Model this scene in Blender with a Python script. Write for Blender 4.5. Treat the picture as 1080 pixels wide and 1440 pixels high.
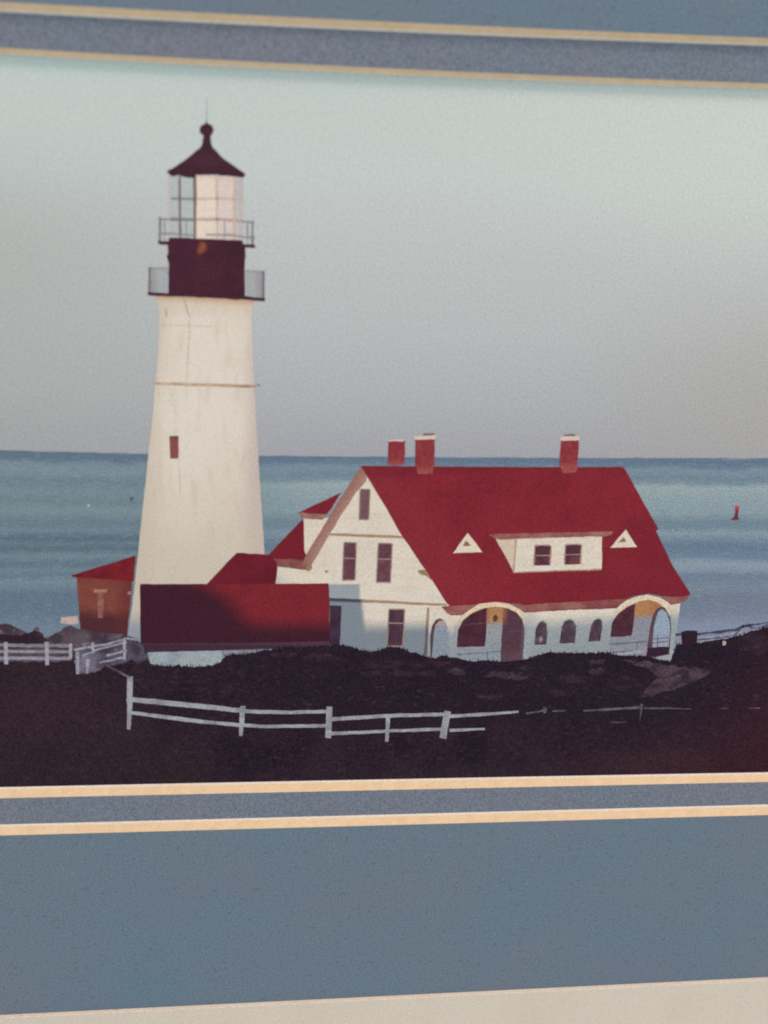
import bpy, bmesh, math, random
from mathutils import Vector, Matrix
from mathutils.geometry import tessellate_polygon

# A colour photograph of a lighthouse, printed on paper, behind two bevelled blue mat boards in a
# cream frame, snapped from close by, a little from the left and from above.
S = bpy.context.scene
for o in list(bpy.data.objects): bpy.data.objects.remove(o)
C = S.collection
random.seed(7)

# ------------------------------------------------------------------ camera
F = 1100.0                      # focal length in units of the survey grid (1080 x 1440)
PITCH = math.radians(12.0)
DIST = 0.215                    # metres from lens to the sheet
ax = Vector((15860.0, F, -70.0)).normalized()
ny = Vector((0.0, math.cos(PITCH), math.sin(PITCH)))
ny = (ny - ny.dot(ax) * ax).normalized()
uz = ax.cross(ny)
RIGHT = Vector((ax[0], ny[0], uz[0])); FWD = Vector((ax[1], ny[1], uz[1])); UP = Vector((ax[2], ny[2], uz[2]))
EYE = -DIST * FWD
cam_d = bpy.data.cameras.new('camera'); cam = bpy.data.objects.new('camera', cam_d); C.objects.link(cam)
m = Matrix.Identity(4)
for i in range(3):
    m[i][0] = RIGHT[i]; m[i][1] = UP[i]; m[i][2] = -FWD[i]; m[i][3] = EYE[i]
cam.matrix_world = m
cam_d.sensor_fit = 'VERTICAL'; cam_d.sensor_height = 36.0; cam_d.lens = F / 1440 * 36.0
cam_d.clip_start = 0.01; cam_d.clip_end = 50
cam_d.dof.use_dof = True
cam_d.dof.focus_distance = 0.234
cam_d.dof.aperture_fstop = 5.6
S.camera = cam

# ------------------------------------------------------------------ light, exposure
w = bpy.data.worlds.new('World'); S.world = w; w.use_nodes = True
bg = w.node_tree.nodes['Background']; bg.inputs[0].default_value = (0.895, 0.975, 1.0, 1); bg.inputs[1].default_value = 0.81
def lamp(name, loc, target, sx, sy, power, col):
    d = bpy.data.lights.new(name, 'AREA'); d.shape = 'RECTANGLE'; d.size = sx; d.size_y = sy; d.energy = power; d.color = col
    o = bpy.data.objects.new(name, d); C.objects.link(o); o.location = loc
    o.rotation_euler = (Vector(target) - Vector(loc)).to_track_quat('-Z', 'Y').to_euler()
lamp('ceiling_lamp', (0.55, -0.60, 1.70), (0.02, 0, 0), 0.5, 0.3, 27.0, (1.0, 0.80, 0.72))
S.view_settings.view_transform = 'Standard'; S.view_settings.look = 'None'
S.view_settings.exposure = 0; S.view_settings.gamma = 1; S.view_settings.use_curve_mapping = False
S.render.engine = 'CYCLES'
S.cycles.pixel_filter_type = 'BLACKMAN_HARRIS'
S.cycles.filter_width = 2.0

# ------------------------------------------------------------------ helpers
def P(x, y, h=0.0):
    """Survey grid (rectified from the tilted snapshot) -> metres on the plane lying h in front of the sheet."""
    d = FWD + RIGHT * ((x - 540.0) / F) + UP * ((720.0 - y) / F)
    t = (-h - EYE.y) / d.y
    return EYE + d * t

STEP = 4.0e-6                   # thickness of one layer of ink on the sheet
def lin(c):
    r = []
    for v in c[:3]:
        v /= 255.0
        r.append(v / 12.92 if v <= 0.04045 else ((v + 0.055) / 1.055) ** 2.4)
    return (r[0], r[1], r[2], 1.0)

def tag(o, label=None, cat=None, group=None, kind=None):
    if label: o['label'] = label
    if cat: o['category'] = cat
    if group: o['group'] = group
    if kind: o['kind'] = kind
    return o

def chaikin(pts, n):
    for _ in range(n):
        q = []
        for i in range(len(pts)):
            a = pts[i]; b = pts[(i + 1) % len(pts)]
            q.append((a[0] * .75 + b[0] * .25, a[1] * .75 + b[1] * .25))
            q.append((a[0] * .25 + b[0] * .75, a[1] * .25 + b[1] * .75))
        pts = q
    return pts

def rough(pts, amp, step):
    """Walk round an outline and let it wander by amp, so that no printed edge is ruler-straight."""
    q = []
    for i in range(len(pts)):
        a = pts[i]; b = pts[(i + 1) % len(pts)]
        L = math.hypot(b[0] - a[0], b[1] - a[1]); n = max(1, int(L / step))
        for k in range(n):
            t = k / n
            q.append((a[0] + (b[0] - a[0]) * t + random.gauss(0, amp), a[1] + (b[1] - a[1]) * t + random.gauss(0, amp)))
    return q

def ribbon(pts, wd):
    l, r = [], []
    for i, p in enumerate(pts):
        a = pts[max(0, i - 1)]; b = pts[min(len(pts) - 1, i + 1)]
        dx, dy = b[0] - a[0], b[1] - a[1]; L = math.hypot(dx, dy) or 1
        ww = wd[i] if isinstance(wd, (list, tuple)) else wd
        nx, nyy = -dy / L * ww / 2, dx / L * ww / 2
        l.append((p[0] + nx, p[1] + nyy)); r.append((p[0] - nx, p[1] - nyy))
    return l + r[::-1]

def ellipse(cx, cy, rx, ry, n=14, a0=0.0):
    return [(cx + rx * math.cos(a0 + i * 2 * math.pi / n), cy + ry * math.sin(a0 + i * 2 * math.pi / n)) for i in range(n)]

def link(name, me, mat, parent):
    o = bpy.data.objects.new(name, me); C.objects.link(o)
    if mat: me.materials.append(mat)
    if parent: o.parent = parent
    return o

def shape(name, outlines, mat, parent, layer, amp=0.25, step=9.0, smooth=0, label=None):
    """One printed part: one or more outlines, filled, on its own ink layer."""
    if outlines and not isinstance(outlines[0], list): outlines = [outlines]
    vs, fs = [], []
    for pts in outlines:
        pts = list(pts)
        if smooth: pts = chaikin(pts, smooth)
        if amp: pts = rough(pts, amp, step)
        base = len(vs)
        v3 = [P(x, y, layer * STEP) for x, y in pts]
        vs += v3
        for tri in tessellate_polygon([[Vector((p[0], -p[1], 0)) for p in pts]]):
            a, b, c = (v3[i] for i in tri)
            t = tri if (b - a).cross(c - a).y < 0 else tri[::-1]
            fs.append([base + i for i in t])
    me = bpy.data.meshes.new(name); me.from_pydata([tuple(v) for v in vs], [], fs)
    me.update()
    o = link(name, me, mat, parent)
    if label: o['label'] = label
    return o

# ------------------------------------------------------------------ materials
def grain_group():
    g = bpy.data.node_groups.new('paper_grain', 'ShaderNodeTree')
    g.interface.new_socket('Color', in_out='INPUT', socket_type='NodeSocketColor')
    g.interface.new_socket('Amount', in_out='INPUT', socket_type='NodeSocketFloat')
    g.interface.new_socket('Color', in_out='OUTPUT', socket_type='NodeSocketColor')
    N = g.nodes; L = g.links
    gi = N.new('NodeGroupInput'); go = N.new('NodeGroupOutput')
    tc = N.new('ShaderNodeTexCoord')
    n1 = N.new('ShaderNodeTexNoise'); n1.inputs['Scale'].default_value = 2700; n1.inputs['Detail'].default_value = 2; n1.inputs['Roughness'].default_value = .65
    n2 = N.new('ShaderNodeTexNoise'); n2.inputs['Scale'].default_value = 900; n2.inputs['Detail'].default_value = 3
    L.new(tc.outputs['Object'], n1.inputs['Vector']); L.new(tc.outputs['Object'], n2.inputs['Vector'])
    # monochrome grain + a little colour grain: colour * (1 + k*(n-.5)) + k2*(n-.5)
    s1 = N.new('ShaderNodeMath'); s1.operation = 'SUBTRACT'; L.new(n1.outputs['Fac'], s1.inputs[0]); s1.inputs[1].default_value = .5
    k1 = N.new('ShaderNodeMath'); k1.operation = 'MULTIPLY'; L.new(s1.outputs[0], k1.inputs[0]); kk = N.new('ShaderNodeMath'); kk.operation = 'MULTIPLY'; L.new(gi.outputs['Amount'], kk.inputs[0]); kk.inputs[1].default_value = 4.4; L.new(kk.outputs[0], k1.inputs[1])
    a1 = N.new('ShaderNodeMath'); a1.operation = 'ADD'; L.new(k1.outputs[0], a1.inputs[0]); a1.inputs[1].default_value = 1.0
    v = N.new('ShaderNodeVectorMath'); v.operation = 'SCALE'; L.new(gi.outputs['Color'], v.inputs[0]); L.new(a1.outputs[0], v.inputs['Scale'])
    c = N.new('ShaderNodeVectorMath'); c.operation = 'SUBTRACT'; L.new(n2.outputs['Color'], c.inputs[0]); c.inputs[1].default_value = (.5, .5, .5)
    c2 = N.new('ShaderNodeVectorMath'); c2.operation = 'MULTIPLY'; L.new(c.outputs[0], c2.inputs[0]); L.new(gi.outputs['Color'], c2.inputs[1])
    c4 = N.new('ShaderNodeVectorMath'); c4.operation = 'SCALE'; L.new(c2.outputs[0], c4.inputs[0]); c4.inputs['Scale'].default_value = .07
    c3 = N.new('ShaderNodeVectorMath'); c3.operation = 'SCALE'; L.new(c.outputs[0], c3.inputs[0]); c3.inputs['Scale'].default_value = .005
    ad = N.new('ShaderNodeVectorMath'); ad.operation = 'ADD'; L.new(v.outputs[0], ad.inputs[0]); L.new(c3.outputs[0], ad.inputs[1])
    ae = N.new('ShaderNodeVectorMath'); ae.operation = 'ADD'; L.new(ad.outputs[0], ae.inputs[0]); L.new(c4.outputs[0], ae.inputs[1])
    mx = N.new('ShaderNodeVectorMath'); mx.operation = 'MAXIMUM'; L.new(ae.outputs[0], mx.inputs[0]); mx.inputs[1].default_value = (.002, .002, .002)
    L.new(mx.outputs[0], go.inputs[0])
    return g
GRAIN = grain_group()

class Ink:
    """A printed colour: a base tone, further tones worked into it with soft masks, and paper grain."""
    def __init__(s, name, base, grain=.42, warp=0.0, warp_scale=500):
        s.m = bpy.data.materials.new(name); s.m.use_nodes = True
        s.N = s.m.node_tree.nodes; s.L = s.m.node_tree.links
        s.bsdf = s.N['Principled BSDF']
        s.bsdf.inputs['Roughness'].default_value = .6; s.bsdf.inputs['Specular IOR Level'].default_value = .05
        tc = s.N.new('ShaderNodeTexCoord'); s.raw = tc.outputs['Object']; s.pos = s.raw
        if warp:
            n = s.noise_node(warp_scale)
            v = s.N.new('ShaderNodeVectorMath'); v.operation = 'SUBTRACT'; s.L.new(n.outputs['Color'], v.inputs[0]); v.inputs[1].default_value = (.5, .5, .5)
            v2 = s.N.new('ShaderNodeVectorMath'); v2.operation = 'SCALE'; s.L.new(v.outputs[0], v2.inputs[0]); v2.inputs['Scale'].default_value = warp * .0004
            v3 = s.N.new('ShaderNodeVectorMath'); s.L.new(v2.outputs[0], v3.inputs[0]); s.L.new(s.raw, v3.inputs[1]); s.pos = v3.outputs[0]
        rgb = s.N.new('ShaderNodeRGB'); rgb.outputs[0].default_value = lin(base); s.col = rgb.outputs[0]
        s.grain = grain
    def noise_node(s, scale, stretch=(1, 1, 1), detail=4, off=0.0):
        n = s.N.new('ShaderNodeTexNoise'); n.inputs['Scale'].default_value = scale; n.inputs['Detail'].default_value = detail
        mp = s.N.new('ShaderNodeMapping'); mp.inputs['Scale'].default_value = stretch; mp.inputs['Location'].default_value = (off, off * .7, off * 1.3)
        s.L.new(s.raw, mp.inputs['Vector']); s.L.new(mp.outputs[0], n.inputs['Vector'])
        return n
    def math(s, op, a, b=None):
        n = s.N.new('ShaderNodeMath'); n.operation = op
        for i, v in enumerate((a, b)):
            if v is None: continue
            if isinstance(v, (int, float)): n.inputs[i].default_value = v
            else: s.L.new(v, n.inputs[i])
        return n.outputs[0]
    def ramp01(s, val, lo, hi):
        n = s.N.new('ShaderNodeMapRange'); n.interpolation_type = 'SMOOTHSTEP'
        s.L.new(val, n.inputs[0]); n.inputs[1].default_value = lo; n.inputs[2].default_value = hi
        return n.outputs[0]
    def m_lin(s, p0, p1):
        a = P(*p0); b = P(*p1); d = b - a; L2 = d.length_squared
        v = s.N.new('ShaderNodeVectorMath'); v.operation = 'DOT_PRODUCT'; s.L.new(s.pos, v.inputs[0]); v.inputs[1].default_value = d / L2
        o = a.dot(d) / L2
        return s.ramp01(v.outputs['Value'], o, o + 1)
    def m_spot(s, c, rx, ry, soft=.6):
        cc = P(*c); ex = (P(c[0] + rx, c[1]) - cc).length; ey = (P(c[0], c[1] + ry) - cc).length
        v = s.N.new('ShaderNodeVectorMath'); v.operation = 'SUBTRACT'; s.L.new(s.pos, v.inputs[0]); v.inputs[1].default_value = cc
        v2 = s.N.new('ShaderNodeVectorMath'); v2.operation = 'MULTIPLY'; s.L.new(v.outputs[0], v2.inputs[0]); v2.inputs[1].default_value = (1 / ex, 0, 1 / ey)
        v3 = s.N.new('ShaderNodeVectorMath'); v3.operation = 'LENGTH'; s.L.new(v2.outputs[0], v3.inputs[0])
        r = s.ramp01(v3.outputs['Value'], 1 - soft, 1 + soft * .3)
        return s.math('SUBTRACT', 1.0, r)
    def m_noise(s, scale, lo, hi, stretch=(1, 1, 1), detail=4, off=0.0):
        return s.ramp01(s.noise_node(scale, stretch, detail, off).outputs['Fac'], lo, hi)
    def mix(s, colour, *masks, amt=1.0):
        f = amt
        for k in masks: f = s.math('MULTIPLY', f, k)
        n = s.N.new('ShaderNodeMix'); n.data_type = 'RGBA'
        if isinstance(f, float): n.inputs[0].default_value = f
        else: s.L.new(f, n.inputs[0])
        s.L.new(s.col, n.inputs[6])
        if isinstance(colour, tuple): n.inputs[7].default_value = lin(colour)
        else: s.L.new(colour, n.inputs[7])
        s.col = n.outputs[2]; return s
    def ramp_y(s, x, stops, wob=0.0):
        """colour bands down the sheet at column x: stops = [(y, colour), ...]"""
        y0, y1 = stops[0][0], stops[-1][0]
        sp = s.N.new('ShaderNodeSeparateXYZ'); s.L.new(s.pos, sp.inputs[0])
        za, zb = P(x, y0).z, P(x, y1).z
        mr = s.N.new('ShaderNodeMapRange'); s.L.new(sp.outputs['Z'], mr.inputs[0]); mr.inputs[1].default_value = za; mr.inputs[2].default_value = zb
        val = mr.outputs[0]
        if wob:
            n = s.noise_node(160, (1, 1, 5), 4)
            d = s.math('MULTIPLY', s.math('SUBTRACT', n.outputs['Fac'], .5), wob)
            val = s.math('ADD', val, d)
        r = s.N.new('ShaderNodeValToRGB'); s.L.new(val, r.inputs[0]); e = r.color_ramp.elements
        while len(e) < len(stops): e.new(.5)
        for i, (y, c) in enumerate(stops):
            e[i].position = (P(x, y).z - za) / (zb - za); e[i].color = lin(c)
        return r.outputs[0]
    def done(s):
        g = s.N.new('ShaderNodeGroup'); g.node_tree = GRAIN
        s.L.new(s.col, g.inputs[0]); g.inputs[1].default_value = s.grain
        s.L.new(g.outputs[0], s.bsdf.inputs['Base Color'])
        return s.m

def flat(name, c, grain=.42, c2=None, scale=300):
    i = Ink(name, c, grain)
    if c2: i.mix(c2, i.m_noise(scale, .35, .65))
    return i.done()

# --- mats and frame
def mat_material(name, base, cool, warm):
    i = Ink(name, base, .42)
    i.mix(cool, i.m_noise(22, .4, .7), amt=.55).mix(warm, i.m_noise(30, .5, .75, off=3.0), amt=.5)
    i.mix(tuple(int(v * .72) for v in base), i.m_noise(900, .60, .72, detail=2), amt=.35)
    i.mix(tuple(min(255, int(v * 1.22)) for v in base), i.m_noise(1100, .62, .75, detail=2, off=5.0), amt=.35)
    mm = i.done()
    n = i.noise_node(1500, detail=5); b = i.N.new('ShaderNodeBump'); b.inputs['Strength'].default_value = .35; b.inputs['Distance'].default_value = .00012
    i.L.new(n.outputs['Fac'], b.inputs['Height']); i.L.new(b.outputs[0], i.bsdf.inputs['Normal'])
    i.bsdf.inputs['Roughness'].default_value = .85
    return mm
M_OUTER = mat_material('outer_mat_paper', (107, 120, 133), (98, 121, 136), (114, 116, 131))
M_INNER = mat_material('inner_mat_paper', (115, 120, 132), (108, 121, 133), (122, 119, 131))
M_CORE = flat('mat_core', (221, 191, 156), .14, (216, 185, 149), 300)
M_LIP = flat('mat_core_lip', (216, 202, 188), .25)
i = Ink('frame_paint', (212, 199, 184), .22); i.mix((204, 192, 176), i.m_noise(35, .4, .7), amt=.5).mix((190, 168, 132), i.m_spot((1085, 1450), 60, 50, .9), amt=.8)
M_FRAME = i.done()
M_WALL = flat('wall_paint', (196, 192, 184), .2)
M_PAPER = flat('photo_paper', (226, 224, 218), .2)

# ------------------------------------------------------------------ wall, frame, mats
def quad_y(x, stops):
    """edge line through three surveyed points, extended beyond them"""
    (xa, ya), (xb, yb), (xc, yc) = stops
    if x < xa: return ya + (yb - ya) / (xb - xa) * (x - xa)
    if x > xc: return yc + (yc - yb) / (xc - xb) * (x - xc)
    l0 = (x - xb) * (x - xc) / ((xa - xb) * (xa - xc)); l1 = (x - xa) * (x - xc) / ((xb - xa) * (xb - xc)); l2 = (x - xa) * (x - xb) / ((xc - xa) * (xc - xb))
    return ya * l0 + yb * l1 + yc * l2
def line3(a, b, c): return ((0, a), (540, b), (1080, c))
def loop(xl, xr, top, bot, h, n=12):
    xs = [xl + (xr - xl) * k / n for k in range(n + 1)]
    return [P(x, quad_y(x, top), h) for x in xs] + [P(x, quad_y(x, bot), h) for x in xs[::-1]]
def ring_mesh(name, loops, mats, parent=None, mi=None):
    n = len(loops[0]); vs = [tuple(v) for l in loops for v in l]; fs = []; ms = []
    for k in range(len(loops) - 1):
        for j in range(n):
            a, b = k * n + j, k * n + (j + 1) % n
            fs.append((a, a + n, b + n, b)); ms.append(mi[k] if mi else 0)
    me = bpy.data.meshes.new(name); me.from_pydata(vs, [], fs)
    for mt in mats: me.materials.append(mt)
    for p, q in zip(me.polygons, ms): p.material_index = q
    me.update()
    return link(name, me, None, parent)

wall_y = 0.012
bm = bmesh.new(); bmesh.ops.create_grid(bm, x_segments=2, y_segments=2, size=1.5, matrix=Matrix.Translation((0, wall_y, 0)) @ Matrix.Rotation(math.pi / 2, 4, 'X'))
me = bpy.data.meshes.new('wall'); bm.to_mesh(me); bm.free()
tag(link('wall', me, M_WALL, None), 'plain off white wall behind the framed picture', 'wall', kind='structure')

H_PRINT = 0.0; H_IN0, H_IN1 = 0.0016, 0.0028; H_OUT0, H_OUT1 = 0.00285, 0.0042
H_IN0 = 0.00015; H_IN1 = 0.00135; H_OUT0 = 0.00137; H_OUT1 = 0.0026
T_IN0, T_IN1 = line3(77, 105.5, 126), line3(67, 96, 117.5)          # inner mat, top bevel
B_IN0, B_IN1 = line3(1107, 1096, 1086), line3(1122.5, 1111, 1099.5)
T_OUT0, T_OUT1 = line3(16.5, 44, 64.5), line3(2.5, 30.5, 53.5)
B_OUT0, B_OUT1 = line3(1159.5, 1145.5, 1131), line3(1175, 1160.5, 1146)
B_EDGE = line3(1431, 1404, 1377.5); T_EDGE = line3(-300, -270, -242)
def mixl(a, b, t): return tuple((p[0], p[1] + (q[1] - p[1]) * t) for p, q in zip(a, b))

inner = ring_mesh('mat_board', [loop(-66, 1296, T_IN1, B_IN1, H_IN1), loop(-190, 1450, mixl(T_OUT1, T_EDGE, .2), mixl(B_OUT1, B_EDGE, .2), H_IN1), loop(-190, 1450, mixl(T_OUT1, T_EDGE, .2), mixl(B_OUT1, B_EDGE, .2), H_IN0)], [M_INNER])
tag(inner, 'narrow inner blue grey mat board directly around the lighthouse photograph', 'mat', 'blue mat boards with cream bevels')
ring_mesh('bevel', [loop(-56, 1286, T_IN0, B_IN0, H_IN0), loop(-58, 1288, mixl(T_IN0, T_IN1, .25), mixl(B_IN0, B_IN1, .2), H_IN0 * .78 + H_IN1 * .22), loop(-66, 1296, T_IN1, B_IN1, H_IN1)], [M_LIP, M_CORE], inner, [0, 1])['label'] = 'cream bevelled edge of the inner mat'
outer = ring_mesh('mat_board', [loop(-104, 1334, T_OUT1, B_OUT1, H_OUT1), loop(-330, 1600, T_EDGE, mixl(B_EDGE, B_OUT1, -.12), H_OUT1), loop(-330, 1600, T_EDGE, mixl(B_EDGE, B_OUT1, -.12), H_OUT0)], [M_OUTER])
tag(outer, 'wide outer blue grey mat board between the narrow mat and cream frame', 'mat', 'blue mat boards with cream bevels')
ring_mesh('bevel', [loop(-92, 1322, T_OUT0, B_OUT0, H_OUT0), loop(-94, 1324, mixl(T_OUT0, T_OUT1, .25), mixl(B_OUT0, B_OUT1, .2), H_OUT0 * .78 + H_OUT1 * .22), loop(-104, 1334, T_OUT1, B_OUT1, H_OUT1)], [M_LIP, M_CORE], outer, [0, 1])['label'] = 'cream bevelled edge of the outer mat'

fr = bpy.data.objects.new('picture_frame', None); C.objects.link(fr); fr.location = (0, wall_y, P(540, 1600).z)
tag(fr, 'flat cream painted picture frame along the lower edge of the wide blue mat', 'frame')
HF = 0.0036
def corner(x, y): return P(x, y, HF)
TL, TR = P(-310, quad_y(-310, T_EDGE) + 20, HF), P(1575, quad_y(1575, T_EDGE) + 20, HF)
BL, BR = P(-310, quad_y(-310, B_EDGE), HF), P(1575, quad_y(1575, B_EDGE), HF)
RW = 0.032
def off(p, sx, sz): return Vector((p.x + sx * RW, p.y, p.z + sz * RW))
oTL, oTR, oBL, oBR = off(TL, -1, 1), off(TR, 1, 1), off(BL, -1, -1), off(BR, 1, -1)
def rail(a, b, oa, ob, name):
    bm = bmesh.new()
    f = [bm.verts.new(p) for p in (a, oa, ob, b)]
    k = [bm.verts.new(Vector((p.x, wall_y, p.z))) for p in (a, oa, ob, b)]
    bm.faces.new(f); bm.faces.new(k[::-1])
    for j in range(4): bm.faces.new((f[j], k[j], k[(j + 1) % 4], f[(j + 1) % 4]))
    bmesh.ops.recalc_face_normals(bm, faces=bm.faces)
    bmesh.ops.bevel(bm, geom=[e for e in bm.edges if all(abs(v.co.y + HF) < 1e-6 for v in e.verts)], offset=.0003, segments=2, affect='EDGES')
    me = bpy.data.meshes.new(name)
    for v in bm.verts: v.co -= fr.location
    bm.to_mesh(me); bm.free()
    # survey coordinates for the paint texture are those of the sheet, so keep the mesh local to the frame
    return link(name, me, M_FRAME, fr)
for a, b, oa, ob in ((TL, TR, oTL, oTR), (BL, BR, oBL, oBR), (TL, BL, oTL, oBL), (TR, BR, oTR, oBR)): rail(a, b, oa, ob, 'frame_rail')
# ------------------------------------------------------------------ the printed photograph
sheet_pts = [(-160, 20), (1400, 80), (1400, 1160), (-160, 1180)]
PR = shape('photographic_print', sheet_pts, M_PAPER, None, 0, amp=0)
tag(PR, 'matt colour photograph of a white lighthouse and red roofed house beside the sea', 'photograph')
bm = bmesh.new(); a = P(-190, 0); b = P(1440, 1200)
bmesh.ops.create_cube(bm, size=1, matrix=Matrix.Translation(((a.x + b.x) / 2, .0045, (a.z + b.z) / 2)) @ Matrix.Diagonal((b.x - a.x, .006, a.z - b.z, 1)))
me = bpy.data.meshes.new('backing_board'); bm.to_mesh(me); bm.free(); link('backing_board', me, M_PAPER, PR)

# --- sky and sea
i = Ink('sky_ink', (182, 190, 186), .30)
yS = [(60, (190, 203, 199)), (120, (193, 200, 197)), (180, (194, 200, 196)), (250, (194, 199, 197)), (350, (189, 191, 190)), (460, (184, 185, 186)), (560, (174, 175, 178)), (640, (163, 162, 168))]
i.mix(i.ramp_y(540, yS), amt=1.0)
i.mix((168, 173, 168), i.m_lin((460, 300), (-60, 330)), i.m_lin((200, 140), (200, 380)), amt=.6)
i.mix((202, 209, 201), i.m_spot((1120, 190), 480, 190, .95), amt=.55)
i.mix((168, 164, 157), i.m_spot((1120, 580), 320, 170, .95), amt=.6)
i.mix((158, 152, 158), i.m_lin((0, 520), (0, 640)), i.m_lin((420, 600), (0, 600)), amt=.35)
i.mix((176, 204, 196), i.m_lin((540, 124), (540, 104)), amt=.25)  # teal shadow of the mat's top edge, tinted into the sky ink
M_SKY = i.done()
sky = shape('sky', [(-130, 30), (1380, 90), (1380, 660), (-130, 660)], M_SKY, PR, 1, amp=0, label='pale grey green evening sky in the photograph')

i = Ink('sea_ink', (128, 150, 160), .45, warp=6, warp_scale=60)
left = [(630, (158, 160, 164)), (636, (104, 126, 146)), (645, (104, 128, 144)), (653, (130, 154, 162)), (664, (136, 158, 164)), (675, (120, 144, 154)), (692, (130, 154, 158)), (705, (120, 145, 152)), (718, (134, 157, 160)), (735, (114, 138, 148)), (746, (122, 146, 154)), (757, (96, 118, 134)), (764, (112, 134, 146)), (771, (98, 120, 134)), (781, (126, 148, 156)), (792, (104, 128, 142)), (800, (122, 144, 154)), (808, (110, 134, 148)), (818, (130, 150, 160)), (835, (106, 128, 148)), (860, (108, 130, 150)), (885, (122, 142, 158)), (940, (118, 138, 156))]
right = [(641, (146, 150, 158)), (644, (112, 128, 148)), (648, (100, 120, 140)), (656, (108, 128, 146)), (662, (128, 148, 160)), (673, (116, 138, 150)), (680, (128, 150, 156)), (685, (158, 174, 172)), (693, (152, 170, 170)), (705, (146, 165, 168)), (722, (142, 160, 166)), (734, (116, 138, 150)), (743, (118, 140, 152)), (750, (140, 158, 166)), (759, (122, 142, 156)), (768, (104, 126, 146)), (784, (112, 134, 152)), (793, (146, 160, 170)), (803, (136, 150, 164)), (809, (112, 132, 150)), (826, (124, 139, 153)), (840, (117, 128, 145)), (862, (121, 132, 150)), (880, (136, 146, 168)), (950, (140, 150, 172))]
def tone(c, k, d):
    g = sum(c) / 3
    return tuple((v + (g - v) * d) * k + e for v, e in zip(c, (0, 0, 4)))
left = [(y, tone(c, .90, .16)) for y, c in left]; right = [(y, tone(c, .955, .12)) for y, c in right]
i.mix(i.ramp_y(100, left, .035), amt=1.0)
i.mix(i.ramp_y(1000, right, .03), i.m_lin((230, 700), (470, 700)), amt=1.0)
i.mix((150, 172, 172), i.m_noise(420, .56, .72, (1, 1, 5)), amt=.32)
i.mix((92, 112, 130), i.m_noise(500, .57, .73, (1, 1, 6), off=2.0), amt=.38)
i.mix((82, 102, 120), i.m_noise(260, .54, .70, (1, 1, 14), off=7.0), amt=.36).mix((150, 168, 172), i.m_noise(300, .55, .70, (1, 1, 16), off=9.0), amt=.36)
i.mix((172, 186, 186), i.m_noise(900, .66, .74, (1, 1, 3), off=4.0), amt=.35)
M_SEA = i.done()
sea = shape('sea', [(-130, 630), (0, 633), (200, 638), (380, 641), (620, 643), (880, 644), (1080, 644), (1380, 644), (1380, 1000), (-130, 1000)], M_SEA, PR, 2, amp=.3, step=14, label='banded blue green sea in the photograph')

# --- buoy and bird
i = Ink('buoy_ink', (112, 52, 64)); i.mix((196, 70, 78), i.m_lin((1036, 719), (1036, 713)))
shape('buoy', [(1033, 712), (1036, 710.5), (1040, 712), (1039, 716), (1038, 721), (1038, 726), (1039.5, 730.5), (1034, 732), (1027.5, 730.5), (1032, 726.5), (1034, 720)], i.done(), PR, 3, amp=.2, label='small red channel buoy leaning on the water')
shape('sea_bird', [[(180.5, 698), (184, 701), (188.5, 698.5), (186, 703), (184.5, 707), (183, 703)]], flat('bird_ink', (70, 80, 96)), PR, 3, amp=.3, label='tiny dark bird over the water left of the tower')
shape('wave_fleck', [ellipse(124.5, 711, 1.5, 2)], flat('fleck_ink', (178, 190, 196)), PR, 3, amp=.2)

# --- brick house left of the tower
i = Ink('brick_ink', (124, 66, 58), warp=8, warp_scale=350)
i.mix((132, 72, 60), i.m_noise(350, .45, .65)).mix((68, 36, 46), i.m_lin((150, 848), (150, 874)), amt=.85).mix((98, 42, 44), i.m_lin((158, 870), (182, 870)), amt=.6).mix((114, 52, 48), i.m_lin((150, 826), (150, 812)), amt=.6)
brick = shape('brick_house', [(107.5, 810), (186, 816), (179, 894), (113, 889)], i.done(), PR, 4, label='low red brick house with hipped roof left of the lighthouse')
i = Ink('brick_roof_ink', (122, 34, 42)); i.mix((104, 28, 40), i.m_noise(250, .4, .65))
shape('roof', [(100, 808.5), (109, 806.5), (191, 781), (188, 818), (150, 814.5), (107, 812), (101, 811)], i.done(), brick, 5)
M_TRIM = flat('brick_trim_ink', (168, 118, 106))
shape('window', [(137.5, 834), (146, 834), (145.5, 852), (144.5, 868), (137.8, 868)], flat('brick_window_ink', (150, 102, 92), c2=(128, 82, 78), scale=600), brick, 5, amp=.4, step=5)
shape('lintel', [[(132, 828.6), (150.5, 829.2), (150.2, 833.6), (132, 833)], [(179.5, 832), (184.5, 832), (184, 836), (179.5, 836)]], M_TRIM, brick, 6)
shape('outbuilding', [(86, 868), (100, 867), (109.5, 866), (110, 877), (96, 877.5), (86, 876)], flat('outbuilding_ink', (200, 172, 160), c2=(176, 160, 160)), PR, 3, amp=.6, step=5, label='pale low shed beside the brick house')

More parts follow.
